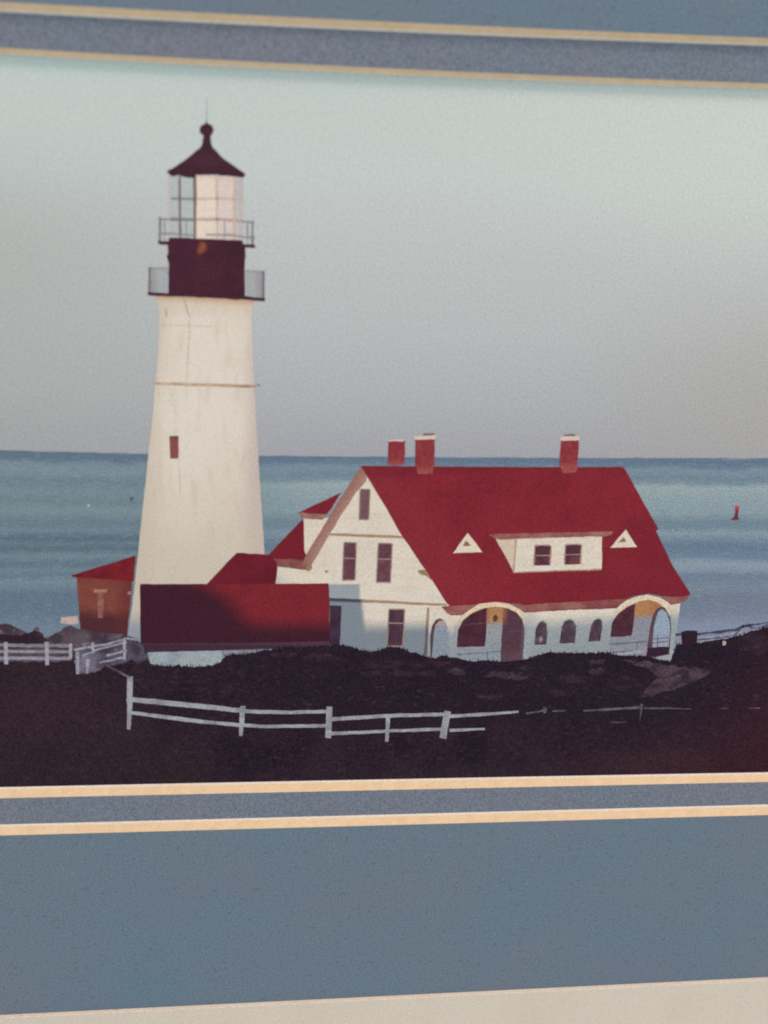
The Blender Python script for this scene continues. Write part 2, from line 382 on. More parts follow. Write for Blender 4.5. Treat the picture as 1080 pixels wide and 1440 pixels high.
# --- lighthouse
i = Ink('tower_ink', (218, 206, 192), .2)
i.mix((208, 192, 176), i.m_noise(60, .4, .65), amt=.55)
i.mix((222, 211, 198), i.m_spot((285, 540), 64, 220, .9), amt=.8)
i.mix((194, 175, 168), i.m_lin((334, 600), (366, 602)), amt=.85)
i.mix((200, 181, 166), i.m_lin((236, 600), (206, 597)), amt=.6)
i.mix((204, 184, 160), i.m_lin((280, 455), (280, 424)), amt=.5)
i.mix((190, 148, 116), i.m_lin((280, 430), (280, 418)), amt=.75)
i.mix((196, 182, 164), i.m_lin((280, 640), (280, 830)), amt=.7)
i.mix((196, 178, 158), i.m_noise(110, .5, .7, (4, 1, 1)), amt=.35)
i.mix((140, 146, 158), i.m_lin((190, 852), (190, 890)), amt=.95)
light = shape('lighthouse', [(218.5, 414), (221, 421), (223, 430), (224, 440), (223.6, 470), (221, 515), (218.5, 540), (214.5, 590), (209.5, 630), (203.5, 690), (197, 750), (191, 810), (186, 850), (180.5, 885), (177, 912), (180, 918), (197, 921), (199, 826), (300, 832), (340, 800), (373, 794), (371, 765), (368.5, 725), (365.5, 680), (362.5, 630), (360, 580), (357.5, 540), (355, 495), (353.6, 452), (354.2, 438), (356.5, 428), (359, 418)], i.done(), PR, 7, amp=.18, label='tall tapering white lighthouse with dark lantern and galleries')
i = Ink('belt_ink', (194, 166, 140)); i.mix((150, 112, 100), i.m_lin((320, 540), (356, 540))).mix((178, 146, 124), i.m_noise(300, .45, .6))
shape('belt_course', [ribbon([(215.5, 538), (228, 539.5), (260, 540.5), (300, 541.5), (335, 543), (360, 543.6)], [3, 4, 4, 4.4, 4.6, 4.2]), ellipse(362.5, 541.5, 3.6, 1.8)], i.done(), light, 8)
i = Ink('tower_window_ink', (134, 78, 74)); i.mix((112, 72, 64), i.m_lin((245, 622), (245, 613)))
shape('window', [(238.4, 613.2), (251.2, 613), (250.6, 645.2), (239, 645)], i.done(), light, 8)
M_CRACK = flat('crack_ink', (186, 160, 138)); M_FAINT = flat('faint_streak_ink', (202, 186, 170))
shape('crack', [ribbon([(258.6, 418), (260, 426), (263, 435), (266.5, 446)], [2.2, 2, 2, 1.4]), ribbon([(232.6, 434), (234, 440), (233.6, 446)], [2, 3.4, 1.6])], M_CRACK, light, 8)
shape('streak', [ribbon([(266, 446), (266, 470), (263, 520), (262, 560)], 1.6), ribbon([(226, 457), (262, 457.5), (300, 459)], 1.4), ribbon([(252.5, 658), (253.5, 694)], 1.5)], M_FAINT, light, 8)

M_DARK = flat('dark_iron_ink', (64, 35, 47), .5, (72, 40, 52), 250)
M_IRON = flat('rail_iron_ink', (118, 104, 112), .4)
# lantern glazing
M_GLASS = flat('lantern_glass_ink', (180, 186, 184), .2, (176, 182, 181), 350)
shape('lantern_glazing', [(238, 244), (275, 246), (275, 337), (240, 336)], M_GLASS, light, 8)
i = Ink('lit_pane_ink', (224, 207, 192), .3); i.mix((212, 196, 190), i.m_lin((302, 300), (307, 300)), amt=.85).mix((208, 178, 160), i.m_lin((300, 256), (300, 247)), amt=.5).mix((204, 190, 184), i.m_lin((312, 312), (326, 336)), amt=.8)
shape('lit_pane', [(275, 246), (328.6, 248), (328.6, 337.6), (275, 337)], i.done(), light, 9)
i = Ink('side_pane_ink', (196, 186, 182), .3); i.mix((180, 180, 180), i.m_lin((330, 300), (341, 300)))
shape('side_pane', [(328.6, 248), (341.5, 248), (341, 337.6), (328.6, 337.6)], i.done(), light, 9)
M_BARW = flat('mullion_warm_ink', (200, 172, 156), .3); M_BARD = flat('mullion_brown_ink', (124, 98, 92), .3); M_BARG = flat('mullion_grey_ink', (132, 124, 128), .3); M_BARP = flat('mullion_pink_ink', (196, 178, 174), .3)
for pts, wd, mt in (([(273.8, 247), (274.3, 292), (274, 336)], [4.6, 4, 3.2], M_BARD), ([(252.6, 247), (253, 300), (253.6, 334)], 3.2, M_BARD), ([(238.6, 246), (239, 300), (240.5, 335)], 2.6, M_BARP), ([(305.3, 250), (305.3, 337)], 2.6, M_BARW), ([(329.8, 249), (329.6, 337)], 2.8, M_BARW), ([(341.3, 249), (341, 336)], 2.2, M_BARP)):
    shape('mullion', ribbon(pts, wd), mt, light, 10, amp=.15)
for pts, wd, mt in (([(241, 279), (275, 280)], 3, M_BARG), ([(275, 279.6), (305, 279.2), (341, 280.5)], 2.6, M_BARW), ([(240, 308.4), (258, 308.6), (276, 309)], [5, 4.4, 3.4], M_BARG), ([(276, 308.6), (310, 308.4), (340, 310.5)], [3.4, 4, 4.2], flat('rail_warm_ink', (184, 158, 148), .3))):
    shape('glazing_bar', ribbon(pts, wd), mt, light, 10, amp=.15)
# roof of the lantern
i = Ink('lantern_roof_ink', (66, 37, 48), .5); i.mix((76, 44, 56), i.m_spot((290, 225), 30, 14, .9), amt=.7)
shape('lantern_roof', [(285, 195), (284.6, 202), (281, 208), (270, 217), (258, 226.5), (247, 234.5), (235, 240.4), (237.5, 245), (243.5, 248), (252, 246.5), (258, 249), (272, 250.5), (276, 246), (300, 246), (330, 248.5), (341, 249.6), (345.5, 246), (342, 242), (330, 234), (318, 226), (305, 214), (299, 207), (296.6, 202), (296, 195)], i.done(), light, 11, amp=.3, step=6)
shape('finial', [(285.5, 197), (286, 191), (281.5, 187), (280.5, 181), (283, 176.5), (287.5, 174), (290.3, 170.5), (293, 174), (298, 176.5), (300.4, 182), (299, 187.5), (295.5, 191), (296, 197)], M_DARK, light, 12, amp=.3, step=4)
shape('lightning_rod', ribbon([(290.3, 172), (290.6, 155), (291, 137)], [1.5, 1.0, .7]), flat('rod_ink', (156, 160, 160)), light, 11, amp=0)
# upper gallery, watch room, lower gallery
i = Ink('watch_room_ink', (70, 35, 49), .5); i.mix((60, 32, 44), i.m_lin((300, 370), (344, 370)), amt=.7).mix((80, 38, 52), i.m_noise(200, .45, .65), amt=.6)
i.mix((150, 84, 58), i.m_spot((285, 347), 7, 9, .95), amt=.9).mix((150, 80, 52), i.m_spot((281, 353), 5, 6, .95), amt=.7)
shape('watch_room', [(238, 334.4), (255, 333.6), (272, 335.4), (300, 336.4), (341.2, 338), (341.5, 343), (345, 347), (345.5, 360), (344, 375), (344.4, 417), (236.6, 413), (237.2, 372), (234.6, 360), (236.4, 356), (236, 345)], i.done(), light, 12, amp=.3, step=6)
shape('upper_gallery', [[(222.5, 338.6), (238, 339.6), (238, 344.8), (223, 343)], [(340, 342.5), (358.4, 344.8), (358, 349), (340, 347)]], M_DARK, light, 13, amp=.3, step=5)
shape('lower_gallery', [(207.6, 410.6), (236, 412.4), (290, 413.6), (345, 416.6), (373, 419), (372.4, 423.4), (345, 421.6), (290, 418.6), (236, 417), (208, 415.6)], M_DARK, light, 13, amp=.3, step=6)
for pts, wd in (([(225, 305), (225, 341)], 2.8), ([(355.4, 310), (355, 346)], 2.8), ([(231.5, 309), (231.5, 340)], 1.2), ([(348, 312), (348, 344)], 1.2), ([(262, 309), (262.4, 334)], 1.3), ([(316, 310), (316, 336)], 1.2)): shape('railing_post', ribbon(pts, wd), flat('upper_post_ink', (122, 112, 118)), light, 10, amp=.2)
for pts in ([(222, 328.4), (242, 328.8), (274, 331)], [(290, 330), (322, 330.4), (341, 333), (358.4, 334)], [(223, 308), (241, 308.6)], [(340, 311), (357, 313)]): shape('railing_rail', ribbon(pts, 2.4), flat('upper_rail_ink', (140, 134, 138)), light, 11, amp=.2)
i = Ink('rail_panel_ink', (173, 175, 175), .2); i.mix((146, 140, 146), i.m_lin((226, 395), (211, 395)), amt=.7).mix((146, 138, 146), i.m_lin((354, 400), (371, 400)), amt=.75)
shape('railing_panel', [[(210, 377.5), (237, 376.6), (237, 412.5), (210, 411)], [(344.4, 381), (370.6, 382.4), (370.6, 419), (344.4, 417)]], i.done(), light, 9)
for pts, wd in (([(210.4, 375.6), (210, 411)], 2.8), ([(370.4, 381), (370.4, 419)], 3.0)): shape('railing_post', ribbon(pts, wd), M_IRON, light, 13, amp=.2)
for pts in ([(211, 377.4), (236, 377)], [(346, 381), (370, 382.4)]): shape('railing_rail', ribbon(pts, 1.6), flat('lower_rail_ink', (142, 134, 144)), light, 13, amp=.2)

M_BAL = flat('baluster_ink', (140, 138, 144), .3)
for x in (214.5, 218.5, 222.5, 226.5, 230.5, 234): shape('baluster', ribbon([(x, 378), (x, 411)], .9), M_BAL, light, 10, amp=.1)
for x in (348, 352, 356, 360, 364, 367.5): shape('baluster', ribbon([(x, 382), (x, 418)], .9), M_BAL, light, 10, amp=.1)

# --- keeper's house
def white_ink(name, extra=None):
    i = Ink(name, (219, 206, 191), .28); i.mix((211, 197, 181), i.m_noise(120, .4, .65), amt=.5)
    i.mix((206, 190, 172), i.m_noise(80, .5, .62, (1, 1, 12), 3), amt=.35)
    return i
i = white_ink('gable_wall_ink')
blue = (126, 133, 142)
i.mix((150, 156, 160), i.m_lin((508.5, 830), (503.5, 830)), i.m_lin((480, 820), (480, 823)))
i.mix(blue, i.m_lin((515, 865), (507, 866)), i.m_lin((480, 841), (480, 845)))
i.mix(blue, i.m_lin((560, 866), (560, 892)))
i.mix((116, 128, 144), i.m_lin((500, 885), (470, 915)), amt=.5)
house = shape('keepers_house', [(512, 664), (514.5, 668), (640, 853), (632, 862), (618, 880), (604, 928), (462, 928), (462, 823), (387, 822), (390, 797), (436, 802), (434, 795)], i.done(), PR, 9, amp=.15, label='white gabled house with large red roof right of the lighthouse')

ROOF = (131, 39, 51)
def red(name, c=ROOF):
    i = Ink(name, c, .42); i.mix(tuple(int(v * .9) for v in c), i.m_noise(70, .4, .65), amt=.7).mix(tuple(min(255, int(v * 1.06)) for v in c), i.m_noise(500, .5, .7), amt=.5)
    return i
M_EAVE = flat('eave_ink', (140, 84, 82), .38, (126, 68, 70), 250)
M_RAKE = flat('rake_ink', (156, 116, 106), .38, (140, 98, 90), 200)
i = red('back_roof_ink', (116, 33, 44))
shape('rear_roof', [(376, 782), (400, 757), (426, 729.6), (429, 740), (431, 778), (431, 790), (384, 789)], i.done(), house, 10)
shape('rear_dormer_roof', [(419.5, 721), (448, 707.5), (480, 692.5), (466, 716), (456, 727), (424, 724)], red('rear_dormer_ink', (124, 36, 48)).done(), house, 10)
shape('rear_dormer_wall', [(427, 729), (468, 728), (452, 752), (430, 780), (428, 774)], white_ink('rear_dormer_wall_ink').done(), house, 11)
shape('rear_dormer_eave', [(419, 720.4), (436, 722), (460, 723), (454, 731), (425, 729)], M_RAKE, house, 12, amp=.3, step=6)
shape('side_eave', [(378, 784), (400, 786), (424, 787), (436, 796), (434, 801.5), (412, 799), (392, 796.5), (382, 790)], M_EAVE, house, 12, amp=.4, step=6)
i = Ink('rake_board_ink', (166, 128, 116)); i.mix((148, 100, 92), i.m_lin((486, 724), (470, 714)), amt=.8).mix((134, 88, 76), i.m_lin((440, 780), (428, 798)), amt=.7)
shape('rake_board', [(508.5, 654), (514.6, 662), (515.5, 676), (500, 694), (480, 724), (461, 755), (437, 797), (424, 794), (430, 780), (455, 740), (480, 699)], i.done(), house, 13, amp=.3)
M_BRK = flat('bracket_ink', (152, 122, 92), .4)
for pts in ([(430, 797), (439, 795), (439, 800), (432, 804.5)], [(587, 802.5), (598, 801.5), (606, 806), (611, 813), (606, 815), (599, 810), (590, 807)], [(457, 802), (462, 802), (459, 806)]): shape('eave_bracket', pts, M_BRK, house, 14, amp=.4, step=4)

i = red('main_roof_ink')
i.mix((118, 33, 47), i.m_lin((900, 700), (960, 830)), amt=.5).mix((136, 46, 58), i.m_lin((600, 670), (560, 700)), amt=.5).mix((112, 32, 44), i.m_lin((760, 664), (760, 655)), amt=.5).mix((116, 34, 44), i.m_lin((700, 842), (700, 856)), amt=.5)
mroof = shape('roof', [(507.5, 655), (560, 655.6), (700, 656.6), (800, 657), (876, 656.6), (880, 661), (902, 702), (926, 743), (923, 747.5), (946, 796), (971, 835), (968, 838.5), (946, 840), (930, 838), (911, 834.6), (893, 838), (878, 843), (800, 847), (738, 851), (720, 849), (697, 846), (675, 850), (660, 853), (634, 854), (628, 848), (600, 804), (563, 750), (538, 706), (515, 668)], i.done(), house, 16, amp=.2)
# windows of the gable
def sash(x0, y0, x1, y1, sk, dark, mid=None, kind='window'):
    """a sash window: dark glass, pale surround; leans by sk like the rest of the tilted snapshot"""
    i = Ink('glass_ink', dark, .45); i.mix(tuple(int(v * 1.18) for v in dark), i.m_noise(300, .45, .65), amt=.8)
    shape(kind, [(x0, y0), (x1, y0 + .4), (x1 - sk, y1), (x0 - sk, y1 + .3)], i.done(), house, 15, amp=.25, step=7)
    ol = ribbon([(x0 - .6, y0 - .4), (x0 - sk - .6, y1)], 1.6)
    shape('window_frame', [ol, ribbon([(x1 + .6, y0), (x1 - sk + .6, y1)], 1.6), ribbon([(x0, y0 - .8), (x1, y0 - .4)], 1.6), ribbon([(x0 - sk - 1, y1 + 1), (x1 - sk + 1, y1 + .8)], 2)] + ([ribbon([(x0 - sk * .4, mid), (x1 - sk * .4, mid + .5)], 1.8)] if mid else []), M_SASH, house, 17, amp=.2)
M_SASH = flat('sash_ink', (152, 128, 120), .35)
sash(507.4, 688.5, 519.6, 729.6, 1.7, (112, 82, 84))
sash(484.2, 763.4, 500.6, 815, 2.0, (98, 62, 72), 785)
sash(532.4, 764.8, 551.0, 818, 2.4, (98, 62, 72), 786)
sash(547.4, 857.4, 568.4, 908, 2.4, (74, 50, 62), 876)
shape('doorway', [(464, 851.5), (480.4, 851.5), (477.5, 908), (462, 908)], flat('doorway_ink', (58, 40, 56), .45, (68, 50, 66)), house, 15, amp=.3)
i = Ink('trim_ink', (166, 134, 108)); i.mix((66, 72, 88), i.m_lin((511, 845), (505, 845)), i.m_lin((500, 800), (500, 805)))
shape('trim_board', [ribbon([(460.5, 751), (490, 752.4), (540, 754), (578, 756)], [3.6, 3.8, 3.8, 3]), ribbon([(463, 843), (507, 845), (560, 847.4), (610, 850), (628, 850.4)], [4.6, 4.4, 3.8, 3.4, 2.4])], i.done(), house, 15)
i = Ink('corner_board_ink', (158, 132, 118)); i.mix((104, 84, 92), i.m_lin((600, 868), (600, 890)))
shape('corner_board', ribbon([(602, 854), (600, 890), (597.5, 924)], [3, 3.2, 3.6]), i.done(), house, 18)

# porch wall with arches
i = white_ink('porch_wall_ink')
i.mix((150, 155, 158), i.m_lin((760, 862), (760, 890))).mix((136, 144, 154), i.m_lin((760, 885), (760, 925)), amt=.6)
i.mix((160, 165, 168), i.m_spot((742, 890), 14, 40, .9), amt=.6)
shape('porch_wall', [(604, 854), (634, 858), (660, 852), (678, 848.5), (697, 846.6), (716, 849), (731, 857), (737, 860), (800, 857), (866, 855), (880, 845), (895, 839), (911, 836.6), (928, 840), (940, 847), (957, 847), (953, 880), (946, 929), (936, 931), (850, 925), (735, 932), (601, 930)], i.done(), house, 19, amp=.15)
i = Ink('porch_eave_ink', (132, 70, 72), .38); i.mix((150, 100, 92), i.m_noise(160, .4, .65)).mix((112, 54, 60), i.m_lin((700, 858), (700, 866)), amt=.6)
shape('porch_eave', [[(621, 853.5), (634, 852), (662, 851), (672, 849.5), (660, 858), (653, 864.6), (634, 865.6), (629, 862)], [(720, 847.5), (738, 850.5), (800, 846.6), (878, 842.4), (888, 840), (876, 847), (867, 855.6), (800, 858), (737, 861.6), (730, 856)], [(930, 838), (946, 839.4), (968, 837.6), (971, 835.5), (966, 843), (957, 848.6), (943, 850), (936, 843)]], i.done(), house, 20, amp=.3, step=7)
i = Ink('arch_ring_ink', (221, 196, 166)); i.mix((152, 158, 162), i.m_lin((690, 862), (690, 888)))
M_RING = i.done()
for pts in (ribbon([(641, 900), (642, 882), (649, 870), (660, 860.5), (676, 853), (696, 849.6), (714, 852), (728, 859), (737, 870), (740, 884), (739, 926)], [4, 4.6, 5.4, 5.6, 6, 6, 6, 5.4, 5, 4.6, 4.6]), ribbon([(856, 900), (859, 874), (868, 860.5), (884, 848.6), (900, 841), (912, 839.8), (926, 843.4), (938, 853), (945, 868), (946.5, 885), (943, 927)], [3, 4, 5, 5.6, 6, 6, 6, 5.6, 5, 5, 5])): shape('arch_ring', pts, M_RING, house, 23, amp=.2)
# little end arch
i = Ink('end_arch_ink', (136, 144, 154)); i.mix((178, 154, 146), i.m_lin((620, 888), (620, 872)), amt=.8)
shape('porch_arch', [(606.5, 926), (607, 892), (609.5, 879), (615, 871.4), (621, 870.6), (628, 877), (631, 889), (631.4, 924)], i.done(), house, 20)
shape('arch_edge', [(605.4, 924), (605, 894), (607.5, 879.5), (613, 871.4), (619, 869.6), (625.6, 873), (618, 872.8), (612.6, 878.5), (610, 890), (609, 905), (607.4, 925)], flat('arch_edge_ink', (88, 66, 72), .4), house, 21, amp=.2)
# large left arch
i = Ink('porch_inside_ink', (146, 148, 152)); i.mix((168, 124, 88), i.m_lin((696, 883), (696, 869))).mix((150, 98, 70), i.m_lin((690, 866), (683, 866)), i.m_lin((696, 881), (696, 871)), amt=.7).mix((134, 140, 154), i.m_lin((696, 890), (696, 925)), amt=.6)
shape('porch_recess', [(643, 912), (644, 886), (651, 872.5), (664, 861.5), (680, 855), (697, 852.6), (712, 854.6), (726, 861), (735, 870.5), (738.5, 884), (738, 905), (735.5, 929), (640, 931)], i.done(), house, 20)
shape('porch_window', [(642.6, 910), (644, 886), (651, 873), (664, 862.4), (684.6, 854.4), (684, 880), (682, 909)], flat('porch_glass_ink', (70, 36, 50), .45, (80, 44, 56)), house, 21, amp=.3)
i = Ink('porch_door_ink', (84, 56, 68)); i.mix((146, 88, 70), i.m_lin((716, 872), (707, 872)), i.m_lin((710, 884), (710, 866))).mix((104, 84, 94), i.m_lin((732, 880), (737, 880)), amt=.7).mix((102, 74, 84), i.m_lin((716, 908), (716, 926)), amt=.6)
shape('porch_door', [(707, 854.6), (714, 855.4), (727, 862), (735.5, 871.4), (738, 884), (737, 905), (734.6, 929), (704, 929), (706, 890)], i.done(), house, 21, amp=.3)
shape('porch_lantern', [(695, 865), (698, 864.6), (700, 869), (697.6, 874.6), (693.6, 873.6), (693, 869)], flat('porch_lantern_ink', (92, 60, 44)), house, 22, amp=.3)
M_RAILD = flat('porch_rail_ink', (104, 106, 122), .4)
shape('porch_rail', [ribbon([(643, 920.5), (670, 918.6), (704, 915.6)], 1.8), ribbon([(685, 917), (685.5, 927)], 1.5)], M_RAILD, house, 22, amp=.3)
shape('window_mark', [ribbon([(655, 878.5), (682, 876)], 1.4), ribbon([(713, 888), (733, 887)], 1.2)], flat('window_mark_ink', (104, 70, 78)), house, 22, amp=.4, step=5)
# arched windows
for k, pts in enumerate(([(751.6, 907), (752, 896), (754, 884), (758, 876), (763, 873), (768, 877), (769.6, 887), (768, 906.6)], [(787.2, 905), (788, 894), (790, 882.6), (794.6, 874), (800.4, 871), (806, 873.4), (810, 881), (809.6, 892), (808.2, 904.4)], [(827.6, 902.4), (829, 890), (831.6, 879.4), (836, 872.4), (842, 869.6), (846, 873), (847, 883), (844, 901.4)])):
    cx = sum(p[0] for p in pts) / len(pts); cy = sum(p[1] for p in pts) / len(pts)
    shape('arched_window_frame', [((x - cx) * 1.2 + cx, (y - cy) * 1.1 + cy) for x, y in pts], flat('arched_frame_ink', (146, 152, 158), .36), house, 20, amp=.2, step=6)
    i = Ink('arched_glass_ink', (74, 56, 68)); i.mix((94, 80, 90), i.m_noise(350, .45, .65))
    if k == 0: i.mix((156, 140, 146), i.m_spot((760.5, 899), 3, 5, .9))
    shape('arched_window', pts, i.done(), house, 21, amp=.25, step=6)
# right arch
i = Ink('right_inside_ink', (138, 138, 148)); i.mix((172, 124, 86), i.m_lin((905, 871), (905, 862))).mix((160, 98, 72), i.m_lin((908, 858), (920, 858)), i.m_lin((905, 871), (905, 862)), amt=.5)
shape('porch_recess', [(857, 914), (857.6, 896), (861, 876), (869, 863), (884, 852), (900, 845), (912, 843.4), (925, 847), (936, 856), (942, 869), (943.6, 885), (941, 926), (857, 922)], i.done(), house, 20)
shape('porch_window', [(856.6, 896), (860.6, 876), (869, 863.4), (882, 853.4), (893.4, 848.4), (891.4, 872), (888.6, 894)], flat('porch_glass_ink', (70, 36, 50), .45, (82, 46, 56)), house, 21, amp=.3)
shape('arch_pier', [(907.6, 925), (912, 897), (915, 876), (918.6, 864), (924, 856), (931, 852.6), (938, 857), (943.6, 870), (944.6, 886), (941.6, 925)], flat('arch_pier_ink', (84, 60, 74), .4, (96, 70, 80)), house, 21, amp=.25)
i = Ink('arch_view_ink', (144, 160, 176)); i.mix((150, 152, 170), i.m_lin((930, 880), (930, 900)))
shape('arch_view', [(917.6, 910), (919.6, 884), (922, 869), (926, 860), (931, 856.4), (936.6, 861), (941, 872), (942, 886), (940.4, 911)], i.done(), house, 22, amp=.25)
shape('porch_floor', [[(911, 911), (941, 909), (940, 921), (909, 924)]], flat('porch_floor_ink', (52, 34, 48), .4), house, 23, amp=.4)
shape('porch_step', [[(922, 924), (940, 921), (943, 926), (938, 929), (924, 927)], [(860, 916.5), (906, 913), (905, 918), (862, 921)]], flat('porch_step_ink', (158, 156, 166), .36), house, 24, amp=.5, step=6)
shape('porch_rail', [ribbon([(857, 906), (880, 904.6), (910, 902)], 1.9), ribbon([(896, 903), (895.6, 914)], 1.4), ribbon([(918, 898.6), (940, 896.6)], 1.6), ribbon([(918, 904), (940, 902)], 1.6), ribbon([(924.6, 893), (924.6, 910)], 1.3), ribbon([(857, 918), (905, 913.6)], 1.4)], M_RAILD, house, 24, amp=.3)

# dormers, vents, chimneys
i = white_ink('dormer_wall_ink'); i.mix((204, 182, 160), i.m_lin((727, 780), (722, 780)), amt=.8)
dm = shape('dormer', [(696.6, 757), (760, 754.6), (846.4, 753), (846.2, 800), (790, 801.6), (722, 804.4), (716, 792)], i.done(), house, 17, amp=.2)
i = Ink('dormer_eave_ink', (140, 84, 78)); i.mix((156, 110, 98), i.m_noise(200, .4, .65))
shape('dormer_eave', [(687, 752), (700, 750.6), (780, 749), (863, 747.4), (860, 752), (848, 754.6), (780, 756), (704, 759), (696, 757.6)], i.done(), house, 18, amp=.3)
shape('dormer_edge', [ribbon([(725.6, 759), (724, 780), (722.4, 803)], 2.2)], flat('dormer_edge_ink', (176, 142, 118)), house, 18, amp=.2)
shape('dormer_sill', [ribbon([(721, 805), (790, 802.6), (846, 801)], 1.6)], flat('dormer_sill_ink', (176, 140, 122)), house, 18, amp=.2)
for x0, y0, x1, y1 in ((753, 767.4, 774.4, 795.4), (796, 766.4, 817.4, 793.6)):
    i = Ink('dormer_glass_ink', (84, 48, 62)); i.mix((124, 70, 66), i.m_lin(((x0 + x1) / 2, y0 + 8), ((x0 + x1) / 2, y1 - 4)), amt=.7).mix((76, 44, 64), i.m_noise(300, .45, .6), amt=.8)
    shape('dormer_window', [(x0, y0), (x1, y0), (x1 - 1.6, y1 - .6), (x0 - 1.6, y1)], i.done(), house, 18, amp=.3)
    shape('dormer_window_frame', [ribbon([(x0 - .8, y0 - .8), (x0 - 2.4, y1)], 1.8), ribbon([(x1 + .8, y0 - .4), (x1 - .8, y1)], 1.8), ribbon([(x0, y0 - 1), (x1, y0 - 1)], 1.8), ribbon([(x0 - 2, (y0 + y1) / 2), (x1 - 1, (y0 + y1) / 2 - .4)], 1.2)], flat('dormer_frame_ink', (170, 138, 122)), house, 19, amp=.2)
M_VENT = flat('vent_ink', (219, 203, 184), .3)
for big, small in (([(657.6, 749.6), (664, 757), (678.4, 776), (660, 777), (637, 778)], [(655.6, 760), (662.6, 767.6), (651, 768)]), ([(880.4, 744.6), (886, 753), (895.6, 769.4), (876, 770), (857.6, 770.6)], [(877, 755.5), (880.6, 762), (868, 763)])):
    shape('roof_vent', big, M_VENT, house, 17, amp=.3, step=6)
    shape('vent_opening', small, flat('vent_opening_ink', (138, 104, 78)), house, 18, amp=.3, step=4)
M_CAP = flat('chimney_cap_ink', (214, 190, 180), .3)
def chimney(body, lowy, cap, pot):
    i = Ink('chimney_ink', (134, 50, 57)); i.mix((146, 66, 68), i.m_noise(400, .4, .65), amt=.7).mix((160, 86, 84), i.m_lin((600, lowy - 12), (600, lowy)), amt=.7)
    shape('chimney', body, i.done(), house, 17, amp=.3, step=7)
    if cap: shape('chimney_cap', cap, M_CAP, house, 18, amp=.4, step=6)
    if pot: shape('chimney_pot', pot, flat('chimney_pot_ink', (126, 104, 98)), house, 17, amp=.3)
chimney([(546, 620), (552, 618.4), (569.4, 619.4), (569.2, 652), (557, 655), (545.4, 654)], 655, [(547, 619), (558, 617.6), (569.6, 618.4), (569, 620.6), (547, 621)], None)
chimney([(584, 616), (611.6, 615.6), (611, 655), (608, 666), (587.6, 666.6), (584, 654)], 664, [(583, 613.6), (612.4, 612), (612.6, 617.2), (583, 618.4)], [(596, 609.4), (610.6, 609), (610, 613), (595, 613.4)])
chimney([(789, 618), (814.6, 617), (812, 655), (810.4, 664), (793, 665.6), (786.6, 655)], 663, [(787.6, 614.4), (815.4, 613), (815.8, 618.6), (788, 620)], [(793.6, 610.6), (808.6, 610.6), (808, 614.4), (793, 614.8)])

# --- covered way (long red shed) and its wing
i = red('wing_roof_ink', (108, 31, 44)); i.mix((92, 28, 42), i.m_lin((350, 800), (370, 822)), amt=.5)
shape('wing_roof', [(289, 823), (312, 799), (332.6, 777.4), (378, 780), (388, 789), (390.4, 798), (387.6, 823)], i.done(), PR, 15, amp=.3, label='small red gabled wing roof between tower and house')
i = Ink('shed_roof_ink', (124, 38, 47), .45, warp=3, warp_scale=250)
i.mix((118, 36, 46), i.m_noise(150, .4, .65))
i.mix((118, 34, 46), i.m_lin((420, 850), (470, 826)), amt=.4)
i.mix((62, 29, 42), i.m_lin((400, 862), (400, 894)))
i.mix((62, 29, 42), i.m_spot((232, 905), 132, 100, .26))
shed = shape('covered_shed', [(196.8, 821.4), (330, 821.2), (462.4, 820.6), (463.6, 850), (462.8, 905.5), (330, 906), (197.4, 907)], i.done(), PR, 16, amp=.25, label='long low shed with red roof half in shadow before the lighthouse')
i = Ink('shed_gutter_ink', (66, 42, 56)); i.mix((86, 60, 74), i.m_lin((330, 909), (330, 904)), amt=.6)
shape('gutter', [(197, 904), (330, 904.4), (463, 902), (463, 911), (375, 912.5), (313, 914.5), (198, 917.5)], i.done(), shed, 18, amp=.3)
i = Ink('shed_wall_ink', (154, 163, 168)); i.mix((138, 146, 156), i.m_noise(150, .4, .65))
shape('shed_wall', [(209, 916.6), (313, 914.6), (313, 932), (300, 940), (212, 940)], i.done(), shed, 17, amp=.4)
shape('shed_sill', [[(313, 914.6), (353, 914), (353, 918.4), (313, 919)], [(352, 914.4), (370, 914), (368, 919), (353, 920.4)]], flat('shed_sill_ink', (126, 116, 126), .4, (150, 148, 154)), shed, 17, amp=.5, step=6)

# --- ground, rocks, hedges
i = Ink('rock_ink', (92, 78, 88), .5, warp=6); i.mix((66, 52, 62), i.m_noise(180, .4, .6)).mix((124, 112, 122), i.m_noise(300, .56, .7, off=2.))
M_ROCK = i.done()
shape('rocks', [[(-130, 880), (0, 877), (14, 878), (24, 884), (38, 889), (45, 890), (47, 883), (51, 881), (55, 884), (57, 889), (62, 892), (60, 912), (0, 914), (-130, 914)], [(64, 898), (84, 887), (98, 879), (112, 884), (150, 890), (180, 893), (202, 905), (200, 925), (64, 925)]], M_ROCK, PR, 5, amp=.8, step=6, label='dark shore rocks below the brick house')
i = Ink('far_bank_ink', (58, 40, 50), .5, warp=6); i.mix((46, 30, 42), i.m_noise(150, .4, .6)).mix((92, 76, 86), i.m_noise(260, .6, .74, (1, 1, 2)))
shape('rock_bank', [(-130, 893), (0, 892), (30, 893), (46, 888), (50, 886), (58, 890), (64, 900), (64, 915), (-130, 915)], i.done(), PR, 6, amp=.8, step=5)

